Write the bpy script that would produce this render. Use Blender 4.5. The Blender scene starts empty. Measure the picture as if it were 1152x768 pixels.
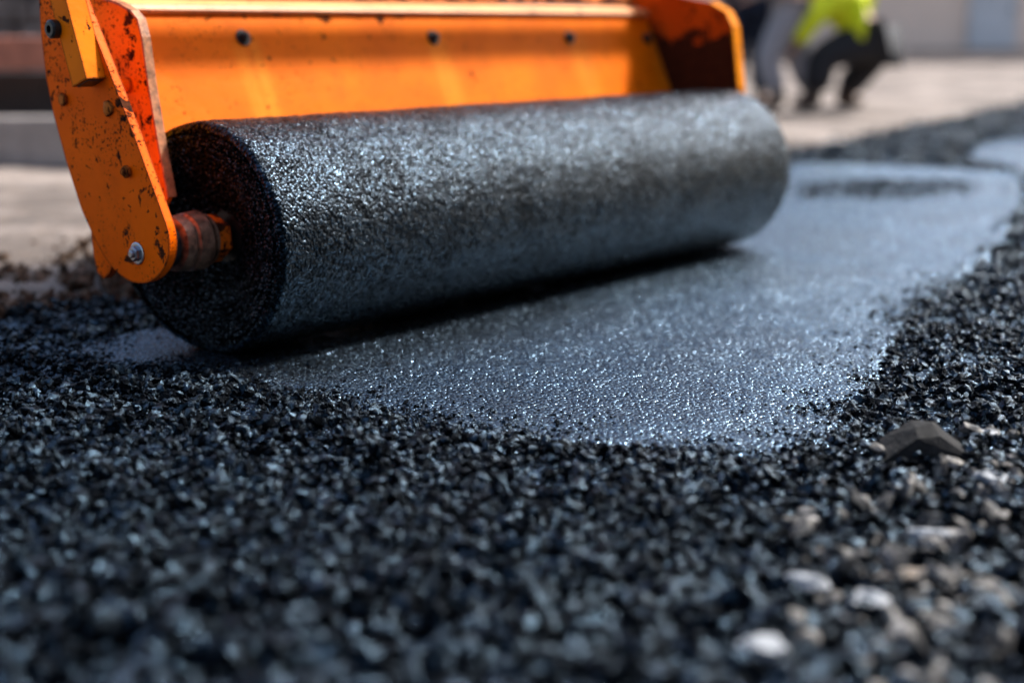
import bpy, bmesh, math, random
import numpy as np
from mathutils import Vector, Matrix
random.seed(7); rng = np.random.default_rng(11)
R_ = math.radians
scene = bpy.context.scene
COL = scene.collection

# ------------------------------------------------------------------ camera numbers
F = 1600.0 / 1152.0            # focal length in image widths
H = 0.70                       # camera height
PITCH = 12.544
TH = R_(PITCH)

def ray(px, py):
    a = (px - 576) / 1600; b = (384 - py) / 1600
    return np.array([a, math.cos(TH) + b*math.sin(TH), -math.sin(TH) + b*math.cos(TH)])
CAM = np.array([0, 0, H])
def gp(px, py, z=0.0):                      # point of the ground seen there
    d = ray(px, py); t = (z - H)/d[2]; q = CAM + t*d
    return float(q[0]), float(q[1])

# ------------------------------------------------------------------ generic helpers
def tag(o, label=None, cat=None, group=None, kind=None):
    if label: o['label'] = label
    if cat: o['category'] = cat
    if group: o['group'] = group
    if kind: o['kind'] = kind
    return o

def empty(name, loc=(0,0,0), rz=0.0, label=None, cat=None, group=None):
    o = bpy.data.objects.new(name, None); COL.objects.link(o)
    o.location = loc; o.rotation_euler = (0,0,rz); o.empty_display_size = .1
    return tag(o, label, cat, group)

def mesh_obj(name, verts, faces, mat=None, parent=None, smooth=False):
    me = bpy.data.meshes.new(name)
    me.from_pydata([tuple(v) for v in verts], [], [tuple(f) for f in faces])
    me.update()
    if smooth:
        me.polygons.foreach_set('use_smooth', [True]*len(me.polygons))
    if mat: me.materials.append(mat)
    o = bpy.data.objects.new(name, me); COL.objects.link(o)
    if parent: o.parent = parent
    return o

def np_mesh(name, V, Fc, mat=None, parent=None, smooth=False):
    """V (n,3) floats, Fc (m,k) ints"""
    me = bpy.data.meshes.new(name)
    n, m, k = len(V), len(Fc), Fc.shape[1]
    me.vertices.add(n); me.vertices.foreach_set('co', V.astype(np.float32).ravel())
    me.loops.add(m*k); me.loops.foreach_set('vertex_index', Fc.astype(np.int32).ravel())
    me.polygons.add(m); me.polygons.foreach_set('loop_start', np.arange(0, m*k, k, dtype=np.int32))
    me.polygons.foreach_set('use_smooth', np.full(m, smooth, dtype=bool))
    me.update(calc_edges=True); me.validate()
    if mat: me.materials.append(mat)
    o = bpy.data.objects.new(name, me); COL.objects.link(o)
    if parent: o.parent = parent
    return o

def bm_obj(name, bm, mat=None, parent=None, smooth=False, bevel=0, seg=2, angle=35):
    if bevel:
        ed = [e for e in bm.edges if len(e.link_faces) == 2 and e.calc_face_angle(0) > R_(angle)]
        bmesh.ops.bevel(bm, geom=ed, offset=bevel, segments=seg, profile=.5, affect='EDGES', clamp_overlap=True)
    bmesh.ops.recalc_face_normals(bm, faces=bm.faces)
    me = bpy.data.meshes.new(name); bm.to_mesh(me); bm.free()
    if smooth:
        me.polygons.foreach_set('use_smooth', [True]*len(me.polygons))
        try: me.set_sharp_from_angle(angle=R_(38))
        except Exception: pass
    if mat: me.materials.append(mat)
    o = bpy.data.objects.new(name, me); COL.objects.link(o)
    if parent: o.parent = parent
    return o

def add_prism(bm, pts, u0, u1, axis='u'):
    """polygon in the other two axes, extruded from u0 to u1 along one"""
    def P(p, u):
        if axis == 'u': return (u, p[0], p[1])
        if axis == 'v': return (p[0], u, p[1])
        return (p[0], p[1], u)
    a = [bm.verts.new(P(p, u0)) for p in pts]; b = [bm.verts.new(P(p, u1)) for p in pts]
    bm.faces.new(a); bm.faces.new(b[::-1])
    n = len(pts)
    for i in range(n): bm.faces.new((a[i], b[i], b[(i+1) % n], a[(i+1) % n]))

def add_box(bm, c, s, M=None):
    r = bmesh.ops.create_cube(bm, size=1)
    T = Matrix.Translation(Vector(c)) @ (M if M else Matrix.Identity(4)) @ Matrix.Diagonal((*s, 1))
    bmesh.ops.transform(bm, matrix=T, verts=r['verts'])

def add_lathe(bm, prof, c, axis, n=48, phase=0.0, wob=None):
    """prof = [(along, radius)...]; closed at the ends"""
    ax = Vector(axis).normalized(); t = Vector((0,0,1)) if abs(ax.z) < .9 else Vector((1,0,0))
    e1 = ax.cross(t).normalized(); e2 = ax.cross(e1); c = Vector(c); rings = []
    for (s, r) in prof:
        ring = []
        for i in range(n):
            th = 2*math.pi*i/n + phase; rr = r*(1 + (wob(s, th) if wob else 0))
            ring.append(bm.verts.new(c + ax*s + (e1*math.cos(th) + e2*math.sin(th))*rr))
        rings.append(ring)
    for a, b in zip(rings[:-1], rings[1:]):
        for i in range(n): bm.faces.new((a[i], a[(i+1) % n], b[(i+1) % n], b[i]))
    bm.faces.new(rings[0][::-1]); bm.faces.new(rings[-1])

# numpy value noise ------------------------------------------------
def _h(ix, iy, iz, s):
    n = (ix*374761393 + iy*668265263 + iz*2147483647 + s*974634777) & 0xffffffff
    n = ((n ^ (n >> 13))*1274126177) & 0xffffffff
    n = ((n ^ (n >> 16))*2246822519) & 0xffffffff
    return ((n ^ (n >> 15)) & 0xffffff)/float(0xffffff)
def vnoise(x, y, z=None, s=0):
    x = np.asarray(x, float); y = np.asarray(y, float); z = np.zeros_like(x) if z is None else np.asarray(z, float)
    ix, iy, iz = (np.floor(q).astype(np.int64) for q in (x, y, z))
    fx, fy, fz = x-ix, y-iy, z-iz
    fx, fy, fz = (q*q*(3-2*q) for q in (fx, fy, fz))
    r = 0
    for dx in (0,1):
        for dy in (0,1):
            for dz in (0,1):
                r = r + _h(ix+dx, iy+dy, iz+dz, s)*(fx if dx else 1-fx)*(fy if dy else 1-fy)*(fz if dz else 1-fz)
    return r*2-1
def fbm(x, y, z=None, o=3, s=0):
    t = 0; a = 1; n = 0
    for i in range(o):
        k = 2.03**i
        t = t + a*vnoise(np.asarray(x)*k, np.asarray(y)*k, None if z is None else np.asarray(z)*k, s+i); n += a; a *= .5
    return t/n

# ------------------------------------------------------------------ materials
class NT:
    def __init__(s, name):
        s.m = bpy.data.materials.new(name); s.m.use_nodes = True
        s.t = s.m.node_tree; s.n = s.t.nodes; s.n.clear()
        s.out = s.n.new('ShaderNodeOutputMaterial'); s.b = s.n.new('ShaderNodeBsdfPrincipled')
        s.L(s.b.outputs[0], s.out.inputs[0])
        s.tc = s.n.new('ShaderNodeTexCoord').outputs['Object']
    def L(s, a, b): s.t.links.new(a, b)
    def setv(s, k, v):
        i = s.b.inputs[k]
        if hasattr(v, 'is_output'): s.L(v, i)
        else: i.default_value = (*v, 1) if isinstance(v, tuple) and len(v) == 3 else v
    def noise(s, scale, detail=4, rough=.6, vec=None, out='Fac', dist=0):
        n = s.n.new('ShaderNodeTexNoise'); n.inputs['Scale'].default_value = scale
        n.inputs['Detail'].default_value = detail; n.inputs['Roughness'].default_value = rough
        n.inputs['Distortion'].default_value = dist
        s.L(vec or s.tc, n.inputs['Vector']); return n.outputs[out]
    def vor(s, scale, feature='F1', rand=1, vec=None, out='Distance', smooth=None):
        n = s.n.new('ShaderNodeTexVoronoi'); n.feature = feature; n.inputs['Scale'].default_value = scale
        n.inputs['Randomness'].default_value = rand
        if smooth is not None and feature == 'SMOOTH_F1': n.inputs['Smoothness'].default_value = smooth
        s.L(vec or s.tc, n.inputs['Vector']); return n.outputs[out]
    def ramp(s, fac, stops, interp='LINEAR'):
        n = s.n.new('ShaderNodeValToRGB'); n.color_ramp.interpolation = interp
        e = n.color_ramp.elements
        while len(e) > 1: e.remove(e[-1])
        e[0].position = stops[0][0]; e[0].color = s._c(stops[0][1])
        for p, c in stops[1:]:
            q = e.new(p); q.color = s._c(c)
        s.L(fac, n.inputs[0]); return n.outputs[0]
    def _c(s, c): return (c, c, c, 1) if isinstance(c, (int, float)) else (*c, 1)
    def math(s, op, a, b=None, clamp=False):
        n = s.n.new('ShaderNodeMath'); n.operation = op; n.use_clamp = clamp
        for i, v in enumerate((a, b)):
            if v is None: continue
            if hasattr(v, 'is_output'): s.L(v, n.inputs[i])
            else: n.inputs[i].default_value = v
        return n.outputs[0]
    def mix(s, fac, a, b):
        n = s.n.new('ShaderNodeMix'); n.data_type = 'RGBA'
        for k, v in ((0, fac), (6, a), (7, b)):
            if hasattr(v, 'is_output'): s.L(v, n.inputs[k])
            else: n.inputs[k].default_value = v if k == 0 else s._c(v)
        return n.outputs[2]
    def mapping(s, scale=(1,1,1), loc=(0,0,0), rot=(0,0,0)):
        n = s.n.new('ShaderNodeMapping'); n.inputs['Scale'].default_value = scale
        n.inputs['Location'].default_value = loc; n.inputs['Rotation'].default_value = rot
        s.L(s.tc, n.inputs['Vector']); return n.outputs[0]
    def bump(s, h, strength=1, dist=.002, prev=None):
        n = s.n.new('ShaderNodeBump'); n.inputs['Strength'].default_value = strength
        n.inputs['Distance'].default_value = dist; s.L(h, n.inputs['Height'])
        if prev: s.L(prev, n.inputs['Normal'])
        s.L(n.outputs[0], s.b.inputs['Normal']); return n.outputs[0]
    def sep(s):
        n = s.n.new('ShaderNodeSeparateXYZ'); s.L(s.tc, n.inputs[0]); return n.outputs

def mat_tar(name, grain=.0075, depth=.0022, base=.012, rough=.30, spec=.5, tint=(.66, .84, 1.0), patchs=6, matt=1.0):
    """black granular bitumen"""
    t = NT(name)
    big = t.noise(9, 3, .6)
    v1 = t.vor(1/grain, 'F1'); v2 = t.vor(1.9/grain, 'F1'); n1 = t.noise(.55/grain, 3, .65)
    h = t.math('ADD', t.math('MULTIPLY', t.math('POWER', v1, 2.0), -2.1), t.math('MULTIPLY', v2, -.22))
    h = t.math('ADD', h, t.math('MULTIPLY', n1, .35))
    t.bump(h, 1, depth)
    cell = t.vor(1/grain, 'F1', out='Color')
    c = t.mix(t.ramp(big, [(.35, 0), (.7, 1)]), (base*.75, base*.8, base*.9), (base*1.35, base*1.4, base*1.55))
    t.setv('Base Color', c)
    sr = t.n.new('ShaderNodeSeparateColor'); t.L(cell, sr.inputs[0])
    t.setv('Roughness', t.math('ADD', t.math('MULTIPLY', sr.outputs[0], .28), rough-.12))
    t.b.inputs['Specular Tint'].default_value = (*tint, 1)
    top = t.ramp(t.math('ADD', v1, t.math('MULTIPLY', t.math('SUBTRACT', n1, .5), .9)), [(.22, 1), (.60, 1-.95*matt)])
    patch = t.ramp(t.noise(patchs, 4, .65, dist=.5), [(.34, 1-.6*matt), (.58, 1)])
    cellg = t.ramp(sr.outputs[1], [(.1, 1-.85*matt), (.85, 1)])
    t.setv('Specular IOR Level', t.math('MULTIPLY', t.math('MULTIPLY', top, t.math('MULTIPLY', patch, cellg)), spec))
    return t.m

def mat_simple(name, col, rough=.6, metal=0, var=.25, scale=30, bumpd=.0006, bscale=120, spec=.5):
    t = NT(name)
    n = t.noise(scale, 5, .65)
    dk = tuple(c*(1-var) for c in col); lt = tuple(min(1, c*(1+var)) for c in col)
    t.setv('Base Color', t.ramp(n, [(.3, dk), (.7, lt)]))
    t.setv('Roughness', t.math('ADD', t.math('MULTIPLY', n, .3), rough-.15))
    t.setv('Metallic', float(metal)); t.b.inputs['Specular IOR Level'].default_value = spec
    t.bump(t.noise(bscale, 4, .7), .6, bumpd)
    return t.m

ORANGE = (.90, .115, .0)
def mat_paint(name, col=ORANGE, chips=.5, speck=.5, tar=0.0, streaks=None, edge=True, fade=.2, blotch=None):
    t = NT(name)
    base = t.mix(t.ramp(t.noise(5, 5, .6), [(.35, 0), (.7, 1)]), tuple(c*.86 for c in col), (min(1, col[0]*1.06), col[1]*1.18, col[2]*1.3))
    if streaks:                                   # paint rubbed pale below each bolt
        x, y, z = t.sep()
        wob = t.noise(1, 3, .6, vec=t.mapping((60, 1, 2)))
        tot = None
        for (u, w, amt) in streaks:
            d = t.math('ABSOLUTE', t.math('SUBTRACT', x, u))
            m = t.math('MULTIPLY', t.math('SUBTRACT', 1, t.math('DIVIDE', d, w), clamp=True), amt)
            tot = m if tot is None else t.math('MAXIMUM', tot, m)
        tot = t.math('MULTIPLY', t.ramp(tot, [(0, 0), (.35, 1)]), t.ramp(wob, [(.3, .25), (.65, .8)]))
        tot = t.math('MULTIPLY', tot, t.ramp(z, [(.655, 1), (.69, 0)]))
        base = t.mix(t.math('MULTIPLY', tot, .5), base, (.86, .27, .02))
    # grime film
    g = t.noise(14, 6, .7, dist=.4)
    base = t.mix(t.ramp(g, [(.52, 0), (.78, fade)]), base, (.16, .045, .012))
    # chips: small specks, mid chips, large blotches
    s1 = t.ramp(t.noise(150, 3, .55), [(.66-.06*speck, 0), (.69-.06*speck, 1)])
    s2 = t.ramp(t.noise(42, 6, .62, dist=.3), [(.70-.10*chips, 0), (.715-.10*chips, 1)])
    s3 = t.ramp(t.noise(17, 8, .68, dist=.3), [(.70-.14*chips, 0), (.725-.14*chips, 1)])
    m = t.math('MAXIMUM', t.math('MULTIPLY', s1, t.ramp(t.noise(7, 4, .6), [(.46, 0), (.56, 1)])), t.math('MAXIMUM', s2, s3))
    if edge:
        bv = t.n.new('ShaderNodeBevel'); bv.samples = 4; bv.inputs['Radius'].default_value = .007
        geo = t.n.new('ShaderNodeNewGeometry')
        dp = t.n.new('ShaderNodeVectorMath'); dp.operation = 'DOT_PRODUCT'
        t.L(bv.outputs[0], dp.inputs[0]); t.L(geo.outputs['Normal'], dp.inputs[1])
        e = t.math('SUBTRACT', 1, dp.outputs['Value'])
        e = t.math('MULTIPLY', e, t.math('ADD', t.math('MULTIPLY', t.noise(60, 4, .7), 9), -2.5))
        m = t.math('MAXIMUM', m, t.ramp(e, [(.04, 0), (.10, 1)]))
    if blotch:                                      # dark blotches, denser to one side; rust and grime on arm and panel
        axis, p0, p1, amt = blotch
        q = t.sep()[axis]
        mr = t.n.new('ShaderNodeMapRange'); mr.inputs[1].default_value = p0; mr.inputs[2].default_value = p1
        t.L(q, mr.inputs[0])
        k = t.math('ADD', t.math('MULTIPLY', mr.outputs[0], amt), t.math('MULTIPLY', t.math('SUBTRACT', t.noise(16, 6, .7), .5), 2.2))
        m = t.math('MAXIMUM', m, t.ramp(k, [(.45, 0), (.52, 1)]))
    rust = t.mix(t.ramp(t.noise(90, 4, .7), [(.35, 0), (.65, 1)]), (.010, .006, .005), (.10, .028, .010))
    t.setv('Base Color', t.mix(m, base, rust))
    t.setv('Roughness', t.math('ADD', t.math('MULTIPLY', m, .4), t.math('ADD', t.math('MULTIPLY', g, .25), .34))); t.b.inputs['Specular IOR Level'].default_value = .03
    hgt = t.math('ADD', t.math('MULTIPLY', m, -1), t.math('MULTIPLY', t.noise(35, 4, .6), .9))
    t.bump(hgt, .8, .0012)
    return t.m

M = {}
M['roll'] = mat_tar('roll_bitumen', .0066, .0015, .0012, .16, 1.0, tint=(.36, .68, 1), patchs=11, matt=.95)
M['rollend'] = mat_tar('roll_end_bitumen', .0065, .0045, .0015, .24, .9)
M['sheet'] = mat_tar('laid_bitumen', .0075, .0019, .003, .20, 1.0, tint=(.42, .70, 1), patchs=1.6, matt=.45)
for k_, i_ in (('sheet', 2.3), ('roll', 1.58), ('rollend', 1.8)): M[k_].node_tree.nodes['Principled BSDF'].inputs['IOR'].default_value = i_
M['orange'] = mat_paint('worn_orange_paint', chips=.68, speck=1.05, blotch=(2, .50, .80, .42))
M['orange_bar'] = mat_paint('bar_orange_paint', (.84, .165, .002), chips=.5, speck=.5)
M['orange_gusset'] = mat_paint('gusset_orange_paint', (.80, .22, .001), chips=.85, speck=1.0)
M['orange_far'] = mat_paint('far_gusset_paint', (.66, .09, .005), chips=.6, speck=.5, blotch=(2, .735, .60, 1.0))  # darkens in blotches towards the bottom of the plate
M['rusty_orange'] = mat_paint('rusty_orange_paint', (.55, .14, .02), chips=1.5, speck=1.0)
M['steel'] = mat_simple('grimy_steel', (.10, .075, .06), .45, .7, .5, 60, .0015, 90)
M['darksteel'] = mat_simple('oily_black_steel', (.015, .014, .014), .4, .3, .5, 50, .001, 120)
M['zinc'] = mat_simple('zinc_bolt', (.35, .38, .42), .32, 1, .3, 80, .0004, 200)
M['brownsteel'] = mat_simple('rust_brown_steel', (.26, .14, .085), .40, .45, .75, 45, .003, 70)
M['rim'] = mat_simple('rusted_plate_edge', (.34, .13, .05), .55, .2, .7, 60, .0015, 150)
M['rubber'] = mat_simple('tyre_rubber', (.02, .02, .02), .8)

# ------------------------------------------------------------------ machine axes
A0 = np.array([-.660, 3.035, 0.0]); ANG = R_(49.78)
AX = np.array([math.cos(ANG), math.sin(ANG), 0]); VX = np.array([-math.sin(ANG), math.cos(ANG), 0])
RL, RR = 2.118, .25
def sd(px, py, u0):
    d = ray(px, py); t = (u0 - (CAM-A0) @ AX)/(d @ AX); q = CAM + t*d - A0
    return float(q @ VX), float(q[2])

# ================================================================== ROLL
roll = empty('bitumen_roll', tuple(A0), ANG, 'thick black granular bitumen roll on the axle of the orange machine', 'roll')
def shear(U, V): return -.060*np.clip(V/RR, 0, 1)**1.2*np.clip(1-U/.5, 0, 1)
def make_roll():
    # outer wrap with soft rims, slightly uneven, pressed flat where it rests
    nu, nt = 520, 420
    rim = .028
    us = [0.0]; 
    s = np.linspace(0, 1, nu)
    uu = s*RL
    def rad(u):
        r = np.full_like(u, RR)
        n = u < .016; r[n] -= .016 - np.sqrt(np.clip(.016**2 - (.016-u[n])**2, 0, None))
        fe = .075; d = RL-u; n = d < fe; q = (fe-d[n])/fe
        r[n] -= .040*(1-np.sqrt(np.clip(1-q**2, 0, None)))
        return r
    uu = np.concatenate([np.linspace(0, .013, 9), np.linspace(.014, RL-.08, nu), RL-.078*(1-np.sin(np.linspace(0, math.pi/2, 24)))])
    uu = np.unique(uu); r0 = rad(uu)
    th = np.linspace(0, 2*math.pi, nt, endpoint=False)
    U, T = np.meshgrid(uu, th, indexing='ij'); Rr = np.repeat(r0[:, None], nt, 1)
    X, Y = np.cos(T), np.sin(T)
    n = fbm(U*7, X*3.5, Y*3.5, 3, 5)*.0035 + fbm(U*45, X*14, Y*14, 2, 9)*.0014 + vnoise(U*160, X*40, Y*40, 3)*.0007
    Rr = Rr + n
    V = Y*0 + Rr*X; W = RR + Rr*Y
    W = np.maximum(W, .0015)
    U = U + shear(U, V)
    P = np.stack([U, V, W], -1).reshape(-1, 3)
    a = np.arange(len(uu)-1)[:, None]*nt; i = np.arange(nt)[None, :]; j = (i+1) % nt
    Fc = np.stack([a+i, a+j, a+nt+j, a+nt+i], -1).reshape(-1, 4)
    np_mesh('outer_wrap', P, Fc, M['roll'], roll, True)
    # wound ends
    for end in (0, 1):
        nr, nt2 = 200, 540
        rmin = .052
        rr = np.linspace(rmin, RR-.013 if end == 0 else RR-.040, nr); th = np.linspace(0, 2*math.pi, nt2, endpoint=False)
        Rg, T = np.meshgrid(rr, th, indexing='ij')
        X, Y = np.cos(T), np.sin(T)
        pitch = .0135
        ph = Rg/pitch + T/(2*math.pi) + fbm(X*2.5, Y*2.5, Rg*25, 3, 3)*.7
        k = np.floor(ph); fr = ph-k
        layer = (_h(k.astype(np.int64), k.astype(np.int64)*3, k.astype(np.int64)*7, 5)-.5)*.006
        ridge = -np.exp(-((np.minimum(fr, 1-fr))/.13)**2)*.011*np.clip(.5+vnoise(X*3, Y*3, Rg*30, 6), .1, 1)
        dish = .055*np.clip((RR-.05-Rg)/(RR-.05-rmin), 0, 1)**1.3
        rough = fbm(X*Rg*110, Y*Rg*110, Rg*0, 3, 8)*.0038 + fbm(X*Rg*28, Y*Rg*28, Rg*0, 2, 2)*.003
        edge = np.clip((Rg-(RR-.02))/.02, 0, 1)**2*.004
        dep = .004 + dish - layer - ridge - rough + edge*(-.2)
        U = dep if end == 0 else RL-.004-dep*.6
        lump = fbm(X*2, Y*2, Rg*0, 3, 5)*.0
        U = U + shear(np.maximum(U, 0), Rg*X)
        P = np.stack([U, Rg*X, RR+Rg*Y], -1).reshape(-1, 3)
        a = np.arange(nr-1)[:, None]*nt2; i = np.arange(nt2)[None, :]; j = (i+1) % nt2
        Fc = np.stack([a+i, a+j, a+nt2+j, a+nt2+i], -1).reshape(-1, 4)
        if end == 0: Fc = Fc[:, ::-1]
        np_mesh('wound_end', P, Fc, M['rollend'], roll, True)
        bm = bmesh.new()
        u0 = .045 if end == 0 else RL-.06
        add_lathe(bm, [(0, .056), (.03, .056)] , (u0+.01, 0, RR), (1, 0, 0), 48)
        bm_obj('core_plug', bm, M['darksteel'], roll, True)
make_roll()

# ================================================================== MACHINE
mach = empty('paving_machine', tuple(A0), ANG, 'worn orange steel machine frame holding the black roll by its axle', 'machine')
def arc(c, r, a0, a1, n=10):
    return [(c[0]+r*math.cos(R_(a0+(a1-a0)*i/n)), c[1]+r*math.sin(R_(a0+(a1-a0)*i/n))) for i in range(n+1)]
UA = -.172                                   # outer face of the side arm
ax_c = sd(156, 281, UA)
def S(*pts, u=UA): return [sd(x, y, u) for x, y in pts]
# arm plate
arm = S((45, -60), (44, 0), (46, 38), (52, 88), (60, 128), (74, 180), (92, 236), (108, 272), (122, 297), (138, 312), (152, 319), (168, 318),
        (181, 308), (189, 293), (191, 276), (189, 258), (181, 236), (150, 150), (122, 78), (96, 12), (70, -60))
def chaikin(P, a, b, n=2):
    for _ in range(n):
        seg = P[a:b+1]; out = [seg[0]]
        for p, q in zip(seg[:-1], seg[1:]):
            out += [(p[0]*.75+q[0]*.25, p[1]*.75+q[1]*.25), (p[0]*.25+q[0]*.75, p[1]*.25+q[1]*.75)]
        out.append(seg[-1]); P = P[:a]+out+P[b+1:]; b = a+len(out)-1
    return P
arm = chaikin(arm, 6, 16)
bm = bmesh.new(); add_prism(bm, arm, UA, UA+.02)
armo = bm_obj('side_arm', bm, M['orange'], mach, bevel=.0022)
# inner twin plate peeking out below
tw = S((104, 230), (106, 262), (109, 288), (113, 306), (120, 313), (127, 306), (131, 292), (150, 290), (150, 230), u=UA+.03)
bm = bmesh.new(); add_prism(bm, tw, UA+.0225, UA+.042); bm_obj('backing_plate', bm, M['orange'], mach, bevel=.002)
# gusset near side
UG = -.055
gus = S((60, -70), (96, -20), (112, -4), (133, 3), (148, 12), (156, 22), (161, 42), (169, 100), (180, 165), (191, 222), (186, 231), (176, 232), (130, 200), (90, 120), (60, 30), u=UG)
bm = bmesh.new(); add_prism(bm, gus, UG-.001, UG+.010); go = bm_obj('gusset_plate', bm, M['orange_gusset'], mach, bevel=.002)
# rusty flat strip welded along the gusset's front edge
def strip(name, pts, u0, u1, t, mat):
    bm = bmesh.new(); out = []; n = len(pts)
    nor = []
    for i in range(n):
        a = Vector(pts[max(0, i-1)]); b = Vector(pts[min(n-1, i+1)]); d = (b-a).normalized(); nor.append(Vector((d.y, -d.x)))
    poly = [tuple(Vector(p)-nn*t*.2) for p, nn in zip(pts, nor)] + [tuple(Vector(p)+nn*t) for p, nn in reversed(list(zip(pts, nor)))]
    add_prism(bm, poly, u0, u1)
    return bm_obj(name, bm, mat, mach, bevel=.0018)
edge = S((96, -20), (112, -4), (133, 3), (148, 12), (156, 22), (161, 42), (169, 100), (180, 165), (191, 222), u=UG)
strip('edge_strip', edge[::-1], UG-.003, UG+.018, .0045, M['rim'])
# far gusset, darker towards the bottom
UF = RL+.05
shift = Vector((.0, .0))
fg = [(-.01, .20), (.0, .50), (.028, .694), (.055, .738), (.118, .770), (.30, .80), (.55, .80), (.55, .40), (.30, .18), (.06, .15)]
bm = bmesh.new(); add_prism(bm, fg, UF, UF+.024); o = bm_obj('gusset_plate', bm, M['orange_far'], mach, bevel=.002)
strip('edge_strip', [(.118, .770), (.055, .738), (.028, .694), (.0, .50), (-.01, .20)], UF-.016, UF+.028, .0045, M['orange_gusset'])

# front panel, tilted back; bolts are seated on it
pb, pt = (.235, .42), (.372, .728)              # (v, w) bottom and top
tl = math.hypot(pt[0]-pb[0], pt[1]-pb[1]); td = ((pt[0]-pb[0])/tl, (pt[1]-pb[1])/tl); nn_ = (-td[1], td[0])
bolts = []
def onpanel(px, py):
    n = np.array([0, nn_[0], nn_[1]]); nw = nn_[0]*VX + np.array([0, 0, nn_[1]])
    p0 = A0 + VX*pb[0] + np.array([0, 0, pb[1]]); d = ray(px, py); t = ((p0-CAM) @ nw)/(d @ nw); q = CAM+t*d-A0
    return float(q @ AX), float(q @ VX), float(q[2])
bp = [onpanel(*p) for p in ((273, 43), (487, 43), (640, 43), (727, 44))]
print('bolts', bp)
M['panel'] = mat_paint('panel_orange_paint', (.74, .135, .001), chips=.36, speck=.45, fade=.25,
                       streaks=[(bp[0][0]+.005, .055, 1), (bp[1][0]+.01, .055, .7), (bp[2][0]+.03, .07, .55), (bp[3][0]+.02, .05, .3)], blotch=(2, .675, .735, .36))
def panel_poly(h0, h1, t, off=0):
    def P(h, o): return (pb[0]+td[0]*h+nn_[0]*o, pb[1]+td[1]*h+nn_[1]*o)
    return [P(h0, off), P(h1, off), P(h1, off-t), P(h0, off-t)]
bm = bmesh.new(); add_prism(bm, panel_poly(0, tl, .010), UG+.012, UF-.002)
# gentle dents: subdivide along u
bm_obj('front_panel', bm, M['panel'], mach, bevel=.0015)
# folded lip along the top
M['lip'] = mat_paint('lip_highlight_paint', (.95, .36, .10), chips=.45, speck=.5, fade=.15); M['lip'].node_tree.nodes['Principled BSDF'].inputs['Specular IOR Level'].default_value = .9  # highlight along the fold put into a paler, glossier paint colour
bm = bmesh.new()
lip = [(pt[0]-.012, pt[1]+.006), (pt[0]-.007, pt[1]+.018)] + [(pt[0]+.06, pt[1]+.034), (pt[0]+.06, pt[1]+.018), (pt[0]+.004, pt[1]+.001), (pt[0]-.006, pt[1]-.003)]
add_prism(bm, lip, UG+.012, UF-.002); bm_obj('top_lip', bm, M['lip'], mach, bevel=.006, seg=4, angle=20)
bm = bmesh.new()
up = [(pt[0]+.045, pt[1]+.036), (pt[0]+.16, pt[1]+.24), (pt[0]+.17, pt[1]+.235), (pt[0]+.055, pt[1]+.036)]
add_prism(bm, up, UG+.012, UF-.002); bm_obj('upper_panel', bm, M['rusty_orange'], mach, bevel=.001)

def bolt_bm(r, h, hexr=None, washer=True, dome=True):
    bm = bmesh.new()
    if washer: add_lathe(bm, [(0, r*1.45), (h*.22, r*1.45), (h*.30, r*1.30)], (0,0,0), (0,0,1), 28)
    add_lathe(bm, [(h*.28, r), (h*.85, r), (h, r*.82)], (0,0,0), (0,0,1), 6)
    if dome: add_lathe(bm, [(h*.9, r*.5), (h*1.3, r*.5), (h*1.42, r*.36)], (0,0,0), (0,0,1), 16)
    return bm
def place(o, loc, zdir):
    o.rotation_euler = Vector(zdir).to_track_quat('Z', 'Y').to_euler(); o.location = loc
for i, p in enumerate(bp):
    o = bm_obj('bolt', bolt_bm(.0145, .016), M['darksteel'], mach, bevel=.0012); place(o, p, (0, nn_[0], nn_[1]))

# hardware on the arm's outer face (faces -u)
def arm_bolt(px, py, r, h, mat, u=UA, **k):
    v, w = sd(px, py, u); o = bm_obj('bolt', bolt_bm(r, h, **k), mat, mach, bevel=r*.08); place(o, (u+.0005, v, w), (-1, 0, 0)); return o
arm_bolt(155, 285, .016, .014, M['zinc'])
arm_bolt(145, 193, .013, .013, M['rusty_orange'], washer=False)
arm_bolt(73, 112, .014, .010, M['rusty_orange'], washer=False, dome=False)
# stud sleeve on the gusset
v, w = sd(145, 96, UG)
bm = bmesh.new(); add_lathe(bm, [(0, .017), (.004, .017), (.006, .0145), (.030, .0145), (.033, .013)], (0,0,0), (0,0,1), 28)
o = bm_obj('stud', bm, M['orange_bar'], mach, True); place(o, (UG, v, w), (-1, 0, 0))
bm = bmesh.new(); add_lathe(bm, [(.030, .008), (.0345, .008)], (0,0,0), (0,0,1), 16)
oo = bm_obj('stud_bore', bm, M['zinc'], o)
# slanting square bar lying along the arm
pA = Vector((UA-.022, *sd(58, -75, UA-.02))); pB = Vector((UA-.022, *sd(102, 93, UA-.02)))
d = (pB-pA); ln = d.length; d.normalize()
bm = bmesh.new(); side = Vector((1, 0, 0)); e2 = d.cross(side).normalized(); hw, hd = .027, .024
def bar_pt(t, a, b): return pA + d*t + e2*a + side*b
vs = [bm.verts.new(bar_pt(t, a, b)) for t in (0, ln) for a, b in ((-hw, -hd), (hw, -hd), (hw, hd), (-hw, hd))]
for f_ in ((0,1,2,3), (7,6,5,4), (0,4,5,1), (1,5,6,2), (2,6,7,3), (3,7,4,0)): bm.faces.new([vs[i] for i in f_])
bar = bm_obj('brace_bar', bm, M['orange_bar'], mach, bevel=.004, seg=3)
bm = bmesh.new(); add_box(bm, (0,0,0), (hw*2-.012, hd*2-.012, .004))
o = bm_obj('open_end', bm, M['darksteel'], bar); o.matrix_local = Matrix.Translation(pB + d*.0006) @ Vector(d).to_track_quat('Z', 'X').to_matrix().to_4x4()
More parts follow.
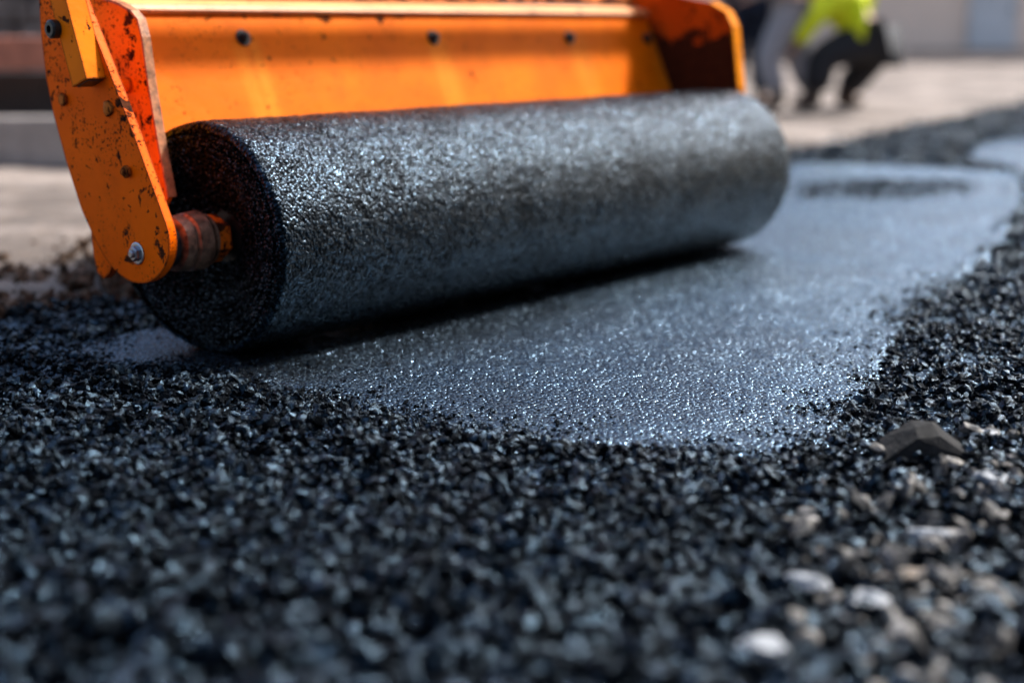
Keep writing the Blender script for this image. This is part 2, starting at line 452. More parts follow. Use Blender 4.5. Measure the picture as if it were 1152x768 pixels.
# black pin head at the bar's upper left
v, w = sd(64, 33, UA-.045)
bm = bmesh.new(); add_lathe(bm, [(0, .012), (.045, .012), (.046, .019), (.062, .019), (.066, .015), (.0662, .008), (.058, .008)], (0,0,0), (0,0,1), 24)
o = bm_obj('pin', bm, M['darksteel'], mach, True); place(o, (UA+.002, v-.0, w), (-1, 0, 0))
# rusty lug by the bar end
v, w = sd(123, 122, UA)
bm = bmesh.new(); add_lathe(bm, [(0, .017), (.006, .016), (.010, .010)], (0,0,0), (0,0,1), 9, wob=lambda s, t: .12*math.sin(3*t))
o = bm_obj('weld_lug', bm, M['rusty_orange'], mach, True); place(o, (UA+.001, v, w), (-1, 0, 0))

# axle with collars and the big rusty nut
axc = (0, 0, RR)
def ax_part(name, prof, mat, n=56, wob=None, phase=0, bevel=0, smooth=True, parent=mach):
    bm = bmesh.new(); add_lathe(bm, prof, (0, 0, RR), (1, 0, 0), n, phase, wob)
    return bm_obj(name, bm, mat, parent, smooth, bevel=bevel)
ax_part('axle', [(UA+.021, .020), (RL+.12, .020)], M['darksteel'])
ax_part('collar', [(UA+.022, .042), (UA+.026, .048), (-.098, .048), (-.094, .042)], M['darksteel'])
ax_part('collar', [(-.092, .050), (-.088, .058), (-.066, .060), (-.060, .055), (-.055, .062), (-.022, .063), (-.016, .058), (-.012, .048)], M['brownsteel'], 64,
        wob=lambda s, t: .02*math.sin(3*t+s*40)+.012*math.sin(7*t))
M['nut'] = mat_paint('nut_paint', (.92, .15, .01), chips=1.25, speck=.8)
nut = ax_part('axle_nut', [(-.011, .045), (-.006, .052), (.034, .052), (.040, .046)], M['nut'], 6, phase=.4, bevel=.003, smooth=False)
ax_part('nut_flange', [(-.0115, .038), (-.0095, .056), (-.003, .056), (-.0005, .05)], M['brownsteel'], 40, parent=nut)

# what carries the frame, above and behind the photograph's edge
bm = bmesh.new(); add_prism(bm, [(.46, .50), (1.05, .46), (1.10, .62), (1.05, .92), (.60, .98)], .62, 1.60)
bm_obj('engine_housing', bm, M['orange_gusset'], mach, bevel=.02, seg=3)
v0, w0 = sd(57, -56, UA)
bm = bmesh.new(); add_lathe(bm, [(UA-.01, .035), (UF+.05, .035)], (0, v0+.02, w0+.0), (1, 0, 0), 32)
bm_obj('cross_tube', bm, M['orange_gusset'], mach, True)
bm = bmesh.new(); add_prism(bm, [(v0-.03, w0-.03), (v0+.06, w0+.03), (.62, .80), (.56, .72)], UF+.026, UF+.046); bm_obj('side_arm', bm, M['orange_gusset'], mach, bevel=.002)
for u in (.80, 1.42):
    bm = bmesh.new(); add_lathe(bm, [(-.06, .17), (-.055, .225), (-.035, .25), (.035, .25), (.055, .225), (.06, .17)], (u, .88, .25), (1, 0, 0), 48)
    wo = bm_obj('wheel', bm, M['rubber'], mach, True)
    bm = bmesh.new(); add_lathe(bm, [(-.064, .10), (-.062, .165), (.062, .165), (.064, .10)], (u, .88, .25), (1, 0, 0), 40)
    bm_obj('rim', bm, M['orange_gusset'], wo, True)
    bm = bmesh.new(); add_box(bm, (u, .88, .40), (.05, .06, .22)); add_lathe(bm, [(-.07, .02), (.07, .02)], (u, .88, .25), (1,0,0), 20)
    bm_obj('wheel_mount', bm, M['darksteel'], mach)

# ================================================================== GROUND
t = NT('sandy_ground')
a = t.noise(.9, 6, .65, dist=.5); b = t.noise(7, 5, .7)
c = t.mix(t.ramp(a, [(.42, 0), (.56, 1)]), (.10, .075, .058), (.25, .20, .165))
c = t.mix(t.ramp(b, [(.5, 0), (.75, .6)]), c, (.13, .08, .05))
t.setv('Base Color', c); t.setv('Roughness', .9)
t.bump(t.math('ADD', t.noise(5, 6, .7), t.math('MULTIPLY', t.noise(60, 4, .7), .15)), .8, .06)
M['sand'] = t.m
def ground():
    # one sheet: fine near, reaching the horizon
    xs = np.unique(np.concatenate([np.linspace(-8, 14, 221), -8-np.geomspace(.3, 400, 24), 14+np.geomspace(.3, 400, 24)]))
    ys = np.unique(np.concatenate([np.linspace(-3, 18, 211), -3-np.geomspace(.3, 60, 12), 18+np.geomspace(.3, 600, 26)]))
    X, Y = np.meshgrid(xs, ys, indexing='ij')
    # distance beyond the road edge (positive = sandy side)
    D = edge_d(X, Y)
    Z = -.035 + fbm(X*.9, Y*.9, None, 4, 3)*.03*np.clip(D, 0, 1) + fbm(X*4, Y*4, None, 3, 4)*.018*np.clip(D*2, 0, 1)
    Z += np.clip(D/.6, 0, 1)*.030
    ny = len(ys); i = np.arange(len(xs)-1)[:, None]*ny; j = np.arange(ny-1)[None, :]
    Fc = np.stack([i+j, i+ny+j, i+ny+j+1, i+j+1], -1).reshape(-1, 4)
    o = np_mesh('ground', np.stack([X, Y, Z], -1).reshape(-1, 3), Fc, M['sand'], None, True); tag(o, kind='structure')
# road edge (far side): polyline
EDGE = np.array([(-6, -3.9), (-1.30, 3.40), (-.95, 3.75), (1.70, 8.35), (4.92, 13.6), (16, 31.6)])
def poly_d(X, Y, PL):
    """signed distance to an open polyline, positive on its left"""
    best = np.full(np.shape(X), 1e9); sg = np.zeros(np.shape(X))
    for (x0, y0), (x1, y1) in zip(PL[:-1], PL[1:]):
        dx, dy = x1-x0, y1-y0; L2 = dx*dx+dy*dy
        tt = np.clip(((X-x0)*dx+(Y-y0)*dy)/L2, 0, 1); ex, ey = X-(x0+tt*dx), Y-(y0+tt*dy)
        dd = np.hypot(ex, ey); cr = dx*(Y-y0)-dy*(X-x0)
        m = dd < best-1e-9; best = np.where(m, dd, best); sg = np.where(m, np.sign(cr), sg)
    return best*sg
def edge_d(X, Y): return poly_d(X, Y, EDGE)
ground()
# smooth laid sheet outline
SHEET = np.array([gp(*p) for p in [(60, 396), (130, 408), (205, 412), (330, 434), (400, 452), (480, 472), (600, 491), (750, 503), (860, 508), (915, 505), (950, 468), (975, 430), (1000, 382),
                                   (1060, 330), (1122, 270), (1150, 228), (1146, 196), (905, 187)]] + [(.6, 6.0), (-.75, 3.42)])
def inside_d(X, Y, PG):
    """signed distance to a closed polygon, positive inside"""
    best = np.full(np.shape(X), 1e9); ins = np.zeros(np.shape(X), bool); n = len(PG)
    for k in range(n):
        x0, y0 = PG[k]; x1, y1 = PG[(k+1) % n]; dx, dy = x1-x0, y1-y0
        tt = np.clip(((X-x0)*dx+(Y-y0)*dy)/(dx*dx+dy*dy), 0, 1)
        best = np.minimum(best, np.hypot(X-(x0+tt*dx), Y-(y0+tt*dy)))
        c = ((y0 > Y) != (y1 > Y)); xi = x0 + (Y-y0)/(dy if abs(dy) > 1e-12 else 1e-12)*dx
        ins ^= c & (X < xi)
    return np.where(ins, best, -best)
PATCH2 = np.array([gp(*p) for p in [(1088, 180), (1100, 162), (1200, 150), (1300, 165), (1300, 190), (1150, 196)]])
PATCH3 = np.array([gp(*p) for p in [(893, 209), (990, 203), (1095, 205), (1090, 219), (1000, 224), (905, 223)]])
def road():
    # the black strip: gently uneven, smooth where the sheet has been laid
    def hgt(X, Y):
        s = inside_d(X, Y, SHEET)
        z = fbm(X*2.2, Y*2.2, None, 3, 21)*.006 + fbm(X*9, Y*9, None, 3, 22)*.0022
        # two low swells across the far end of the sheet
        for (px, py, amp) in ((1000, 190, .02),):
            x0, y0 = gp(px, py); q = ((X-x0)*.25 + (Y-y0))/.16
            z += amp*np.exp(-q*q)*np.exp(-((X-x0)/.75)**4)
        z += fbm(X*30, Y*30, None, 2, 23)*.0008
        q = np.clip(-s/.05, 0, 1); z -= q*.012
        return z
    xs = np.unique(np.concatenate([np.linspace(-1.7, 2.6, 520), np.linspace(-5, -1.7, 60), np.linspace(2.6, 16, 160)]))
    ys = np.unique(np.concatenate([np.linspace(1.0, 7.8, 620), np.linspace(-2, 1, 30), np.linspace(7.8, 28, 150)]))
    X, Y = np.meshgrid(xs, ys, indexing='ij'); Z = hgt(X, Y)
    D = edge_d(X, Y) + fbm(X*3, Y*3, None, 3, 31)*.08
    Z = np.where(D > 0, -.06, Z)
    ny = len(ys); i = np.arange(len(xs)-1)[:, None]*ny; j = np.arange(ny-1)[None, :]
    Fc = np.stack([i+j, i+ny+j, i+ny+j+1, i+j+1], -1).reshape(-1, 4)
    keep = (D.reshape(-1)[Fc] < .10).any(1)
    o = np_mesh('road', np.stack([X, Y, Z], -1).reshape(-1, 3), Fc[keep], M['sheet'], None, True); tag(o, kind='structure')
road()

# ------------------------------------------------------------------ loose stones as masses
ICO_V = None
def ico():
    bm = bmesh.new(); bmesh.ops.create_icosphere(bm, subdivisions=1, radius=1)
    V = np.array([v.co[:] for v in bm.verts]); Fc = np.array([[v.index for v in f.verts] for f in bm.faces]); bm.free(); return V, Fc
IV, IF = ico()
def stones(name, X, Y, Z, S, mat, flat=.65, jit=.28, elong=.45):
    n = len(X); k = len(IV)
    V = np.repeat(IV[None], n, 0)*(1+rng.normal(0, jit, (n, k, 1)).clip(-.6, .7))
    sc = np.stack([1+rng.uniform(0, elong, n), 1-rng.uniform(0, elong*.5, n), flat+rng.uniform(-.15, .25, n)], -1)
    V = V*(sc*S[:, None])[:, None, :]
    q = rng.normal(size=(n, 4)); q[:, 1:3] *= .45; q /= np.linalg.norm(q, axis=1, keepdims=True)
    w, x, y, z = q.T
    Rm = np.stack([1-2*(y*y+z*z), 2*(x*y-z*w), 2*(x*z+y*w), 2*(x*y+z*w), 1-2*(x*x+z*z), 2*(y*z-x*w), 2*(x*z-y*w), 2*(y*z+x*w), 1-2*(x*x+y*y)], -1).reshape(n, 3, 3)
    V = np.einsum('nij,nkj->nki', Rm, V) + np.stack([X, Y, Z], -1)[:, None, :]
    Fc = (IF[None] + (np.arange(n)*k)[:, None, None]).reshape(-1, 3)
    return np_mesh(name, V.reshape(-1, 3), Fc, mat, None, False)

def cam_u(X, Y): return X/np.maximum(Y, .2)         # how far off the view axis

def mat_gravel(name, cols, rough=.35, grain=260, spec=.5):
    t = NT(name)
    cell = t.noise(38, 2, .5)
    t.setv('Base Color', t.ramp(cell, cols))
    t.setv('Roughness', t.math('ADD', t.math('MULTIPLY', t.noise(70, 2, .5), .35), rough-.17))
    t.b.inputs['Specular Tint'].default_value = (.38, .70, 1, 1) if spec > .3 else (1, 1, 1, 1)
    if name == 'tarred_stone':
        t.b.inputs['IOR'].default_value = 1.56
        g1 = t.ramp(t.noise(55, 2, .5), [(.46, .015), (.66, 1)]); g2 = t.ramp(t.noise(9, 3, .6), [(.3, .35), (.65, 1)])
        t.setv('Specular IOR Level', t.math('MULTIPLY', t.math('MULTIPLY', g1, g2), spec))
    else: t.b.inputs['Specular IOR Level'].default_value = spec
    t.bump(t.noise(grain, 4, .7), .9, .0022)
    return t.m
M['blackstone'] = mat_gravel('tarred_stone', [(.3, (.0015, .0018, .0022)), (.6, (.003, .0035, .0045)), (.75, (.008, .009, .012))], .20, spec=1.0)
M['palestone'] = mat_gravel('pale_stone', [(.36, (.012, .013, .016)), (.48, (.06, .055, .05)), (.57, (.19, .17, .145)), (.62, (.30, .28, .26)), (.68, (.05, .05, .055))], .55, spec=.25)
M['earth'] = mat_gravel('dry_earth', [(.40, (.03, .018, .011)), (.55, (.13, .08, .052)), (.75, (.30, .22, .16))], .85, spec=.1)

def heap(X, Y):
    return fbm(X*5, Y*5, None, 3, 41)*.012 + fbm(X*20, Y*20, None, 3, 42)*.013
def black_gravel():
    xs, ys, ss = [], [], []
    def zone(n, ux0, ux1, y0, y1, smin, smax, pw=1.0):
        Y = y0 + (y1-y0)*rng.random(n)**pw; X = rng.uniform(ux0, ux1, n)*Y
        xs.append(X); ys.append(Y); ss.append(smin + (smax-smin)*rng.random(n)**2.2)
    zone(17000, -.52, .52, 1.05, 1.75, .006, .021)
    zone(46000, -.50, .60, 1.65, 2.75, .0035, .0135)
    zone(36000, -.50, .60, 2.65, 3.75, .005, .011)
    zone(30000, .10, .72, 3.6, 7.0, .009, .018)
    zone(34000, .15, .72, 6.8, 14.0, .010, .022)
    X = np.concatenate(xs); Y = np.concatenate(ys); Sz = np.concatenate(ss)
    d = inside_d(X, Y, SHEET) + fbm(X*5, Y*5, None, 3, 50)*.035 + fbm(X*30, Y*30, None, 2, 51)*.04
    d2 = inside_d(X, Y, PATCH2)
    e = edge_d(X, Y) + fbm(X*4, Y*4, None, 3, 52)*.10
    # gravel outside the sheet; a few stones strayed on it
    p = np.clip(.5 - d/.07, 0, 1); p = np.maximum(p, .03*(d < .07)); p = p*np.clip(.62+vnoise(X*22, Y*22, None, 57)*.9, .22, 1)
    d3 = inside_d(X, Y, PATCH3); p = np.maximum(p, np.clip(.5+(d3+fbm(X*5, Y*5, None, 2, 58)*.1)/.05, 0, 1)*.8)
    p *= (d2 < 0); p *= np.clip(.5 - e/.06, 0, 1)
    k = rng.random(len(X)) < p
    # not under the roll or the machine's wheels
    lx = (X-A0[0])*AX[0] + (Y-A0[1])*AX[1]; lv = (X-A0[0])*VX[0] + (Y-A0[1])*VX[1]
    k &= ~((lx > -.04) & (lx < RL+.03) & (np.abs(lv) < .15))
    # out of sight behind the roll
    k &= ~((lx > .3) & (lx < RL-.2) & (lv > .3))
    X, Y, Sz, d = X[k], Y[k], Sz[k], d[k]
    rise = np.clip(-d/.12, 0, 1); Sz = Sz*.93*(.55+.45*np.clip(.3-d/.06, 0, 1))
    far = np.clip((Y-3.8)/2, 0, 1); rise = np.maximum(rise, np.clip(.5+inside_d(X, Y, PATCH3)/.1, 0, 1)*.8)
    Z = rise*(.008+heap(X, Y)*(1.2-.5*far)) + Sz*.15 + rng.uniform(-.012, .008, len(X))*rise
    Z += far*rise*np.abs(fbm(X*2.2, Y*2.2, None, 2, 77))*.006
    # fines that grade the loose mix into the smooth strip
    n = 150000; Yf = rng.uniform(2.15, 4.2, n); Xf = rng.uniform(-.42, .50, n)*Yf
    df = inside_d(Xf, Yf, SHEET) + fbm(Xf*5, Yf*5, None, 3, 50)*.055 + fbm(Xf*14, Yf*14, None, 2, 59)*.07
    kf = (df > -.05) & (rng.random(n) < .75*np.exp(-np.clip(df, 0, None)/.045))
    lx = (Xf-A0[0])*AX[0] + (Yf-A0[1])*AX[1]; lv = (Xf-A0[0])*VX[0] + (Yf-A0[1])*VX[1]
    kf &= ~((lx > -.06) & (lx < RL+.03) & (np.abs(lv) < .12)) & ~((lx > .2) & (lv > .1))
    Xf, Yf = Xf[kf], Yf[kf]; Sf = .0016 + .0034*rng.random(len(Xf))**2
    X = np.r_[X, Xf]; Y = np.r_[Y, Yf]; Z = np.r_[Z, Sf*.2]; Sz = np.r_[Sz, Sf]
    print('stones', len(X))
    tag(stones('gravel', X, Y, Z, Sz*rng.choice([.75, 1, 1.25], len(X)), M['blackstone']), 'loose glossy black asphalt gravel around the smooth laid strip', 'gravel', kind='stuff')
black_gravel()
def pale_gravel():
    n = 5200
    Y = rng.uniform(1.1, 2.7, n); X = rng.uniform(.06, .50, n)*Y
    # more of it towards the lower right
    u = X/Y
    p = np.clip((u-.17)/.22, 0, 1)*np.clip((2.4-Y)/.5, 0, 1)
    p *= np.clip(.55+vnoise(X*7, Y*7, None, 61), .05, 1)
    k = rng.random(n) < p*.45
    k &= inside_d(X, Y, SHEET) < -.06
    X, Y = X[k], Y[k]; S_ = (.006 + .013*rng.random(len(X))**2)
    Z = .016+heap(X, Y)+S_*.35
    tag(stones('pale_gravel', X, Y, Z, S_, M['palestone'], .6, .2, .8), 'pale beige and grey pebbles strewn over the black gravel at lower right', 'gravel', kind='stuff')
pale_gravel()
def earth():
    # crumbling earth bank beyond the road edge
    n = 26000
    s = rng.uniform(-3, 9, n); off = rng.random(n)**1.5*1.1
    base = np.array([-1.30, 3.40]); dv = np.array([.56, .83]); nv = np.array([-.83, .56])
    X = base[0] + dv[0]*s + nv[0]*off; Y = base[1] + dv[1]*s + nv[1]*off
    e = edge_d(X, Y)
    k = (e > -.02) & (rng.random(n) < np.clip(.55+fbm(X*3, Y*6, None, 3, 71)*1.6, .02, 1)*np.clip(1.2-e, .1, 1)) & (Y > 1.0)
    k &= ~((s > 3.0) & (off > .25))
    X, Y, e = X[k], Y[k], e[k]; S_ = .006 + .026*rng.random(len(X))**3
    Z = -.012 + .034*np.exp(-((e-.30)/.13)**2) + .026*np.exp(-((e-.80)/.15)**2) + fbm(X*4, Y*4, None, 3, 72)*.02
    tag(stones('earth_clods', X, Y, Z, S_, M['earth'], .7, .25, .5), 'crumbly brown earth clods along the edge of the black strip', 'earth', kind='stuff')
earth()

# single stones that stand out
def rock(name, px, py, pts_scale, mat, label, rz=0, seed=0, tri=False, sink=.3, group=None):
    x, y = gp(px, py); r2 = random.Random(seed); bm = bmesh.new()
    if tri:
        w, dpt, h = pts_scale
        base = [(-w*.55, -dpt*.3, -.01), (w*.50, -dpt*.45, -.01), (w*.55, dpt*.4, -.01), (-w*.35, dpt*.5, -.01)]
        top = [(-w*.12, -dpt*.10, h*.86), (w*.08, -dpt*.05, h), (w*.20, dpt*.2, h*.82), (-w*.06, dpt*.25, h*.9)]
        extra = [(r2.uniform(-.42, .42)*w, r2.uniform(-.35, .35)*dpt, 0) for _ in range(14)]
        extra = [(a_, b_, h*(.08+.72*(1-abs(a_)/(.5*w)))*r2.uniform(.8, 1.12)) for a_, b_, _ in extra]
        for p in base+top+extra: bm.verts.new(p)
        bmesh.ops.convex_hull(bm, input=bm.verts)
    else:
        bmesh.ops.create_icosphere(bm, subdivisions=2, radius=.5)
        for v in bm.verts:
            k = 1+r2.uniform(-.3, .25); v.co = Vector((v.co.x*pts_scale[0]*k, v.co.y*pts_scale[1]*k, v.co.z*pts_scale[2]*k + pts_scale[2]*(.5-sink)))
    bmesh.ops.subdivide_edges(bm, edges=bm.edges[:], cuts=2, use_grid_fill=True)
    for v in bm.verts:
        v.co += Vector([r2.uniform(-1, 1)*(.02 if tri else .07)*min(pts_scale) for _ in range(3)])
    o = bm_obj(name, bm, mat, None, bevel=0); o.location = (x, y, .012); o.rotation_euler = (0, 0, rz)
    o['label'] = label; o['category'] = 'stone'
    if group: o['group'] = group
    return o
M['rockdark'] = mat_simple('brown_grey_rock', (.026, .025, .024), .9, 0, .5, 18, .006, 70, spec=.12)
M['rockpale'] = mat_simple('pale_grey_rock', (.30, .31, .32), .7, 0, .3, 25, .002, 80)
M['rockbeige'] = mat_simple('beige_rock', (.24, .19, .145), .75, 0, .3, 25, .002, 80)
rock('stone', 1036, 512, (.15, .12, .046), M['rockdark'], 'large dark grey brown pointed stone, the biggest rock on the black gravel', .12, 3, tri=True)
rock('stone', 1104, 500, (.055, .035, .022), M['rockpale'], 'pale flat stone just right of the big dark pointed stone', -.5, 4, group='pale stones in the black gravel')
for i, (px, py, s, m, lab) in enumerate([
        (1112, 549, (.060, .036, .024), 'rockpale', 'pale grey oval stone below the big dark pointed stone'),
        (1048, 618, (.075, .034, .026), 'rockpale', 'longest whitish flat stone at the right of the gravel'),
        (1018, 662, (.070, .030, .022), 'rockbeige', 'long dull beige stone behind the whitish speckled one near the bottom'),
        (905, 668, (.060, .030, .020), 'rockpale', 'tilted pale grey slab of stone left of the beige pebbles'),
        (980, 694, (.055, .042, .028), 'rockpale', 'rounded whitish stone third up from the lower right edge'),
        (862, 746, (.060, .040, .026), 'rockpale', 'blurred light grey stone at the bottom edge of the gravel'),
        (938, 640, (.045, .035, .024), 'rockbeige', 'small tan stone in the middle of the lower right gravel'),
        (578, 744, (.030, .022, .016), 'rockbeige', 'lone tan pebble at the bottom centre of the black gravel')]):
    rock('stone', px, py, s, M[m], lab, random.uniform(-.6, .6), 10+i, group='pale stones in the black gravel')

# ================================================================== BACKGROUND LEFT
M['stonewall'] = (lambda t: (t.setv('Base Color', t.mix(t.ramp(t.noise(6, 6, .7), [(.35, 0), (.65, 1)]), (.06, .048, .042), (.24, .20, .175))),
                  t.setv('Roughness', .9), t.bump(t.noise(12, 6, .7), 1, .03), t.m)[-1])(NT('rough_stone'))
M['concrete'] = mat_simple('concrete', (.30, .26, .23), .85, 0, .25, 8, .003, 60)
M['redbeam'] = mat_simple('rust_red_beam', (.34, .12, .07), .7, 0, .3, 12, .002, 60)
M['darkwood'] = mat_simple('dark_wood', (.045, .036, .032), .85, 0, .4, 15, .003, 60)
# rubble wall
def rubble_wall():
    root = empty('stone_wall', (-4.6, 9.6, 0), R_(12), 'tall rough dark grey stone wall far behind the machine at left', 'wall')
    bm = bmesh.new(); add_box(bm, (0, .15, .75), (7.0, .18, 1.5)); bm_obj('wall_core', bm, M['stonewall'], root)
    bm = bmesh.new(); r2 = random.Random(3); z = -.05
    while z < 1.55:
        hh = r2.uniform(.14, .24); x = -3.5
        while x < 3.5:
            ww = r2.uniform(.2, .5); add_box(bm, (x+ww/2, r2.uniform(-.02, .02), z+hh/2), (ww-.02, .18, hh-.02)); x += ww
        z += hh
    bm_obj('stone_course', bm, M['stonewall'], root, bevel=.02, seg=2)
rubble_wall()
bl = empty('barrier', (-3.05, 7.55, 0), R_(3), 'low barrier of a rust red beam on dark posts behind the machine at left', 'barrier')
bm = bmesh.new(); add_box(bm, (0, 0, .555), (3.0, .16, .165)); bm_obj('beam', bm, M['redbeam'], bl, bevel=.01)
for x in (-1.2, -.05+.0, .80):
    bm = bmesh.new(); add_box(bm, (x, 0, .22), (.11, .14, .50)); bm_obj('post', bm, M['darkwood'], bl, bevel=.008)
bm = bmesh.new(); add_box(bm, (0, .22, .22), (3.0, .05, .46)); bm_obj('board', bm, M['darkwood'], bl, bevel=.006)
for i, (x, lab) in enumerate(((-3.45, 'weathered grey concrete kerb block below the red beam at left'), (-2.42, 'grey concrete block half hidden by the orange arm'))):
    o = bpy.data.objects.new('x', None); bpy.data.objects.remove(o)
    bm = bmesh.new(); add_box(bm, (0, 0, .12), (.92, .20, .25)); o = bm_obj('concrete_block', bm, M['concrete'], None, bevel=.012)
    o.location = (x, 7.32, 0); o.rotation_euler = (0, 0, R_(3)); tag(o, lab, 'block', 'concrete blocks below the red beam')

# ================================================================== BACKGROUND RIGHT
M['render'] = mat_simple('beige_render', (.68, .52, .41), .85, 0, .08, 2, .002, 40)
M['doorpaint'] = mat_simple('grey_blue_door', (.44, .45, .46), .55, 0, .08, 4, .0006, 40)
M['white'] = mat_simple('white_paint', (.8, .82, .85), .5, 0, .05)
M['fencewood'] = mat_simple('brown_fence', (.30, .19, .12), .8, 0, .3, 6, .002, 30)
M['plinth'] = mat_simple('plinth_concrete', (.34, .26, .21), .85, 0, .2, 5, .002, 40)
M['rooftile'] = mat_simple('roof_tile', (.18, .10, .08), .8, 0, .3, 5, .01, 8)
M['glass'] = mat_simple('dark_glass', (.03, .04, .05), .15, 0, .2, 3, .0001, 3)
YB = 30.0
house = empty('house', (6.5, YB, 0), 0, 'long beige rendered house far behind the workers', 'house')
bm = bmesh.new(); x0, x1 = -14, 5.42; add_box(bm, ((x0+x1)/2, 2, 1.6), (x1-x0, 4, 3.2)); bm_obj('wall', bm, M['render'], house)
bm = bmesh.new(); add_box(bm, ((x0+x1)/2, -.06, .10), (x1-x0, .11, .24)); bm_obj('plinth', bm, M['plinth'], house)
bm = bmesh.new(); add_prism(bm, [(-.5, 3.15), (2, 4.3), (4.5, 3.15)], x0-.3, x1+.3); bm_obj('roof', bm, M['rooftile'], house)
dr = bm = bmesh.new(); add_box(bm, (3.38, -.05, 1.02), (1.0, .09, 2.02)); dro = bm_obj('door', bm, M['doorpaint'], house, bevel=.01)
for z in (.55, 1.5):
    bm = bmesh.new(); add_box(bm, (3.38, -.10, z), (.74, .03, .7)); bm_obj('door_panel', bm, M['doorpaint'], dro, bevel=.01)
bm = bmesh.new(); add_box(bm, (3.75, -.12, 1.0), (.03, .06, .14)); bm_obj('handle', bm, M['darksteel'], dro)
for x in (-9, -5.5, -1.5):
    bm = bmesh.new(); add_box(bm, (x, -.03, 1.65), (1.3, .1, 1.2)); f_ = bm_obj('window', bm, M['white'], house, bevel=.01)
    bm = bmesh.new(); add_box(bm, (x, -.075, 1.65), (1.14, .03, 1.04)); bm_obj('pane', bm, M['glass'], f_)
# bench-like white utility box by the fence
bm = bmesh.new(); add_box(bm, (0,0,0), (.62, .25, .42)); 
for s in (-.2, .2): add_box(bm, (s, 0, -.215), (.05, .2, .05))
fence = empty('fence', (6.5+5.55, YB+.2, 0), 0, 'brown upright board fence at the right end of the beige house', 'fence')
bm.free()
bm = bmesh.new()
for k in range(60): add_box(bm, (.1+k*.16, 0, .95), (.145, .03, 1.9))
bm_obj('boards', bm, M['fencewood'], fence)
bm = bmesh.new(); add_box(bm, (4.8, .04, .5), (9.6, .05, .09)); add_box(bm, (4.8, .04, 1.5), (9.6, .05, .09)); bm_obj('rail', bm, M['fencewood'], fence)
# hanging white sign-less board on the fence
wb = empty('meter_box', (6.5+3.9+1.62, YB-.02, 1.35), 0, 'small white box fixed at the house corner by the fence', 'box')
bm = bmesh.new(); add_box(bm, (-.3, 0, .2), (.55, .2, .5)); bm_obj('cabinet', bm, M['white'], wb, bevel=.02)
bm = bmesh.new(); add_box(bm, (-.3, -.11, .2), (.45, .02, .4)); bm_obj('cabinet_door', bm, M['white'], wb, bevel=.006)
# kerb stones and a plank lying on the sand
bm = bmesh.new(); add_prism(bm, [(-.06, 0), (.06, 0), (.06, .12), (.045, .14), (-.045, .14), (-.06, .12)], -7, 12); o = bm_obj('kerb', bm, M['plinth']); o.location = (6, 26.6, -.01); tag(o, kind='structure')

# ================================================================== UNSEEN DARK HOUSES (added beside and behind the camera to block low sky)
M['brick'] = mat_simple('dark_brick', (.085, .05, .038), .85, 0, .35, 30, .003, 40)
for k, (cx_, cy_, rz_, ln_, lab) in enumerate(((8.2, 2.6, 56, 13.0, 'unseen dark brick house added along the near side of the road to block low sky'), (-2.6, -6.6, 4, 14.0, 'unseen dark brick house added behind the camera to block low sky'))):
    hb = empty('sky_blocker', (cx_, cy_, 0), R_(rz_), lab, 'house')
    bm = bmesh.new(); add_box(bm, (0, -2.5, 2.6), (ln_, 5, 5.4)); bm_obj('wall', bm, M['brick'], hb)
    bm = bmesh.new(); add_prism(bm, [(-5.3, 5.25), (-2.5, 7.0), (.3, 5.25)], 0, 1); 
    bmesh.ops.transform(bm, matrix=Matrix.Diagonal((ln_+.6, 1, 1, 1)) @ Matrix.Translation((-.5, 0, 0)), verts=bm.verts)
    bm_obj('roof', bm, M['rooftile'], hb)
    for q in range(4):
        for z in (1.5, 4.1):
            x_ = -ln_/2 + ln_*(q+.5)/4
            bm = bmesh.new(); add_box(bm, (x_, .0, z), (1.1, .12, 1.3)); f_ = bm_obj('window', bm, M['fencewood'], hb)
            bm = bmesh.new(); add_box(bm, (x_, .062, z), (.96, .02, 1.16)); bm_obj('pane', bm, M['glass'], f_)

# ================================================================== PEOPLE
M['skin'] = mat_simple('skin', (.45, .26, .18), .55, 0, .08)
M['navy'] = mat_simple('navy_cloth', (.012, .018, .035), .85, 0, .3, 12, .002, 60)
M['blackcloth'] = mat_simple('black_cloth', (.014, .013, .015), .85, 0, .3, 12, .002, 60)
M['greycloth'] = mat_simple('light_grey_cloth', (.27, .255, .26), .85, 0, .2, 12, .002, 60)
M['hivis'] = mat_simple('hi_vis_yellow', (.74, .80, .01), .7, 0, .12, 8, .002, 60)
M['boot'] = mat_simple('brown_boot', (.06, .032, .018), .7, 0, .3)
M['hair'] = mat_simple('dark_hair', (.02, .014, .01), .6)
M['helmet'] = mat_simple('white_helmet', (.75, .76, .78), .35, 0, .05)

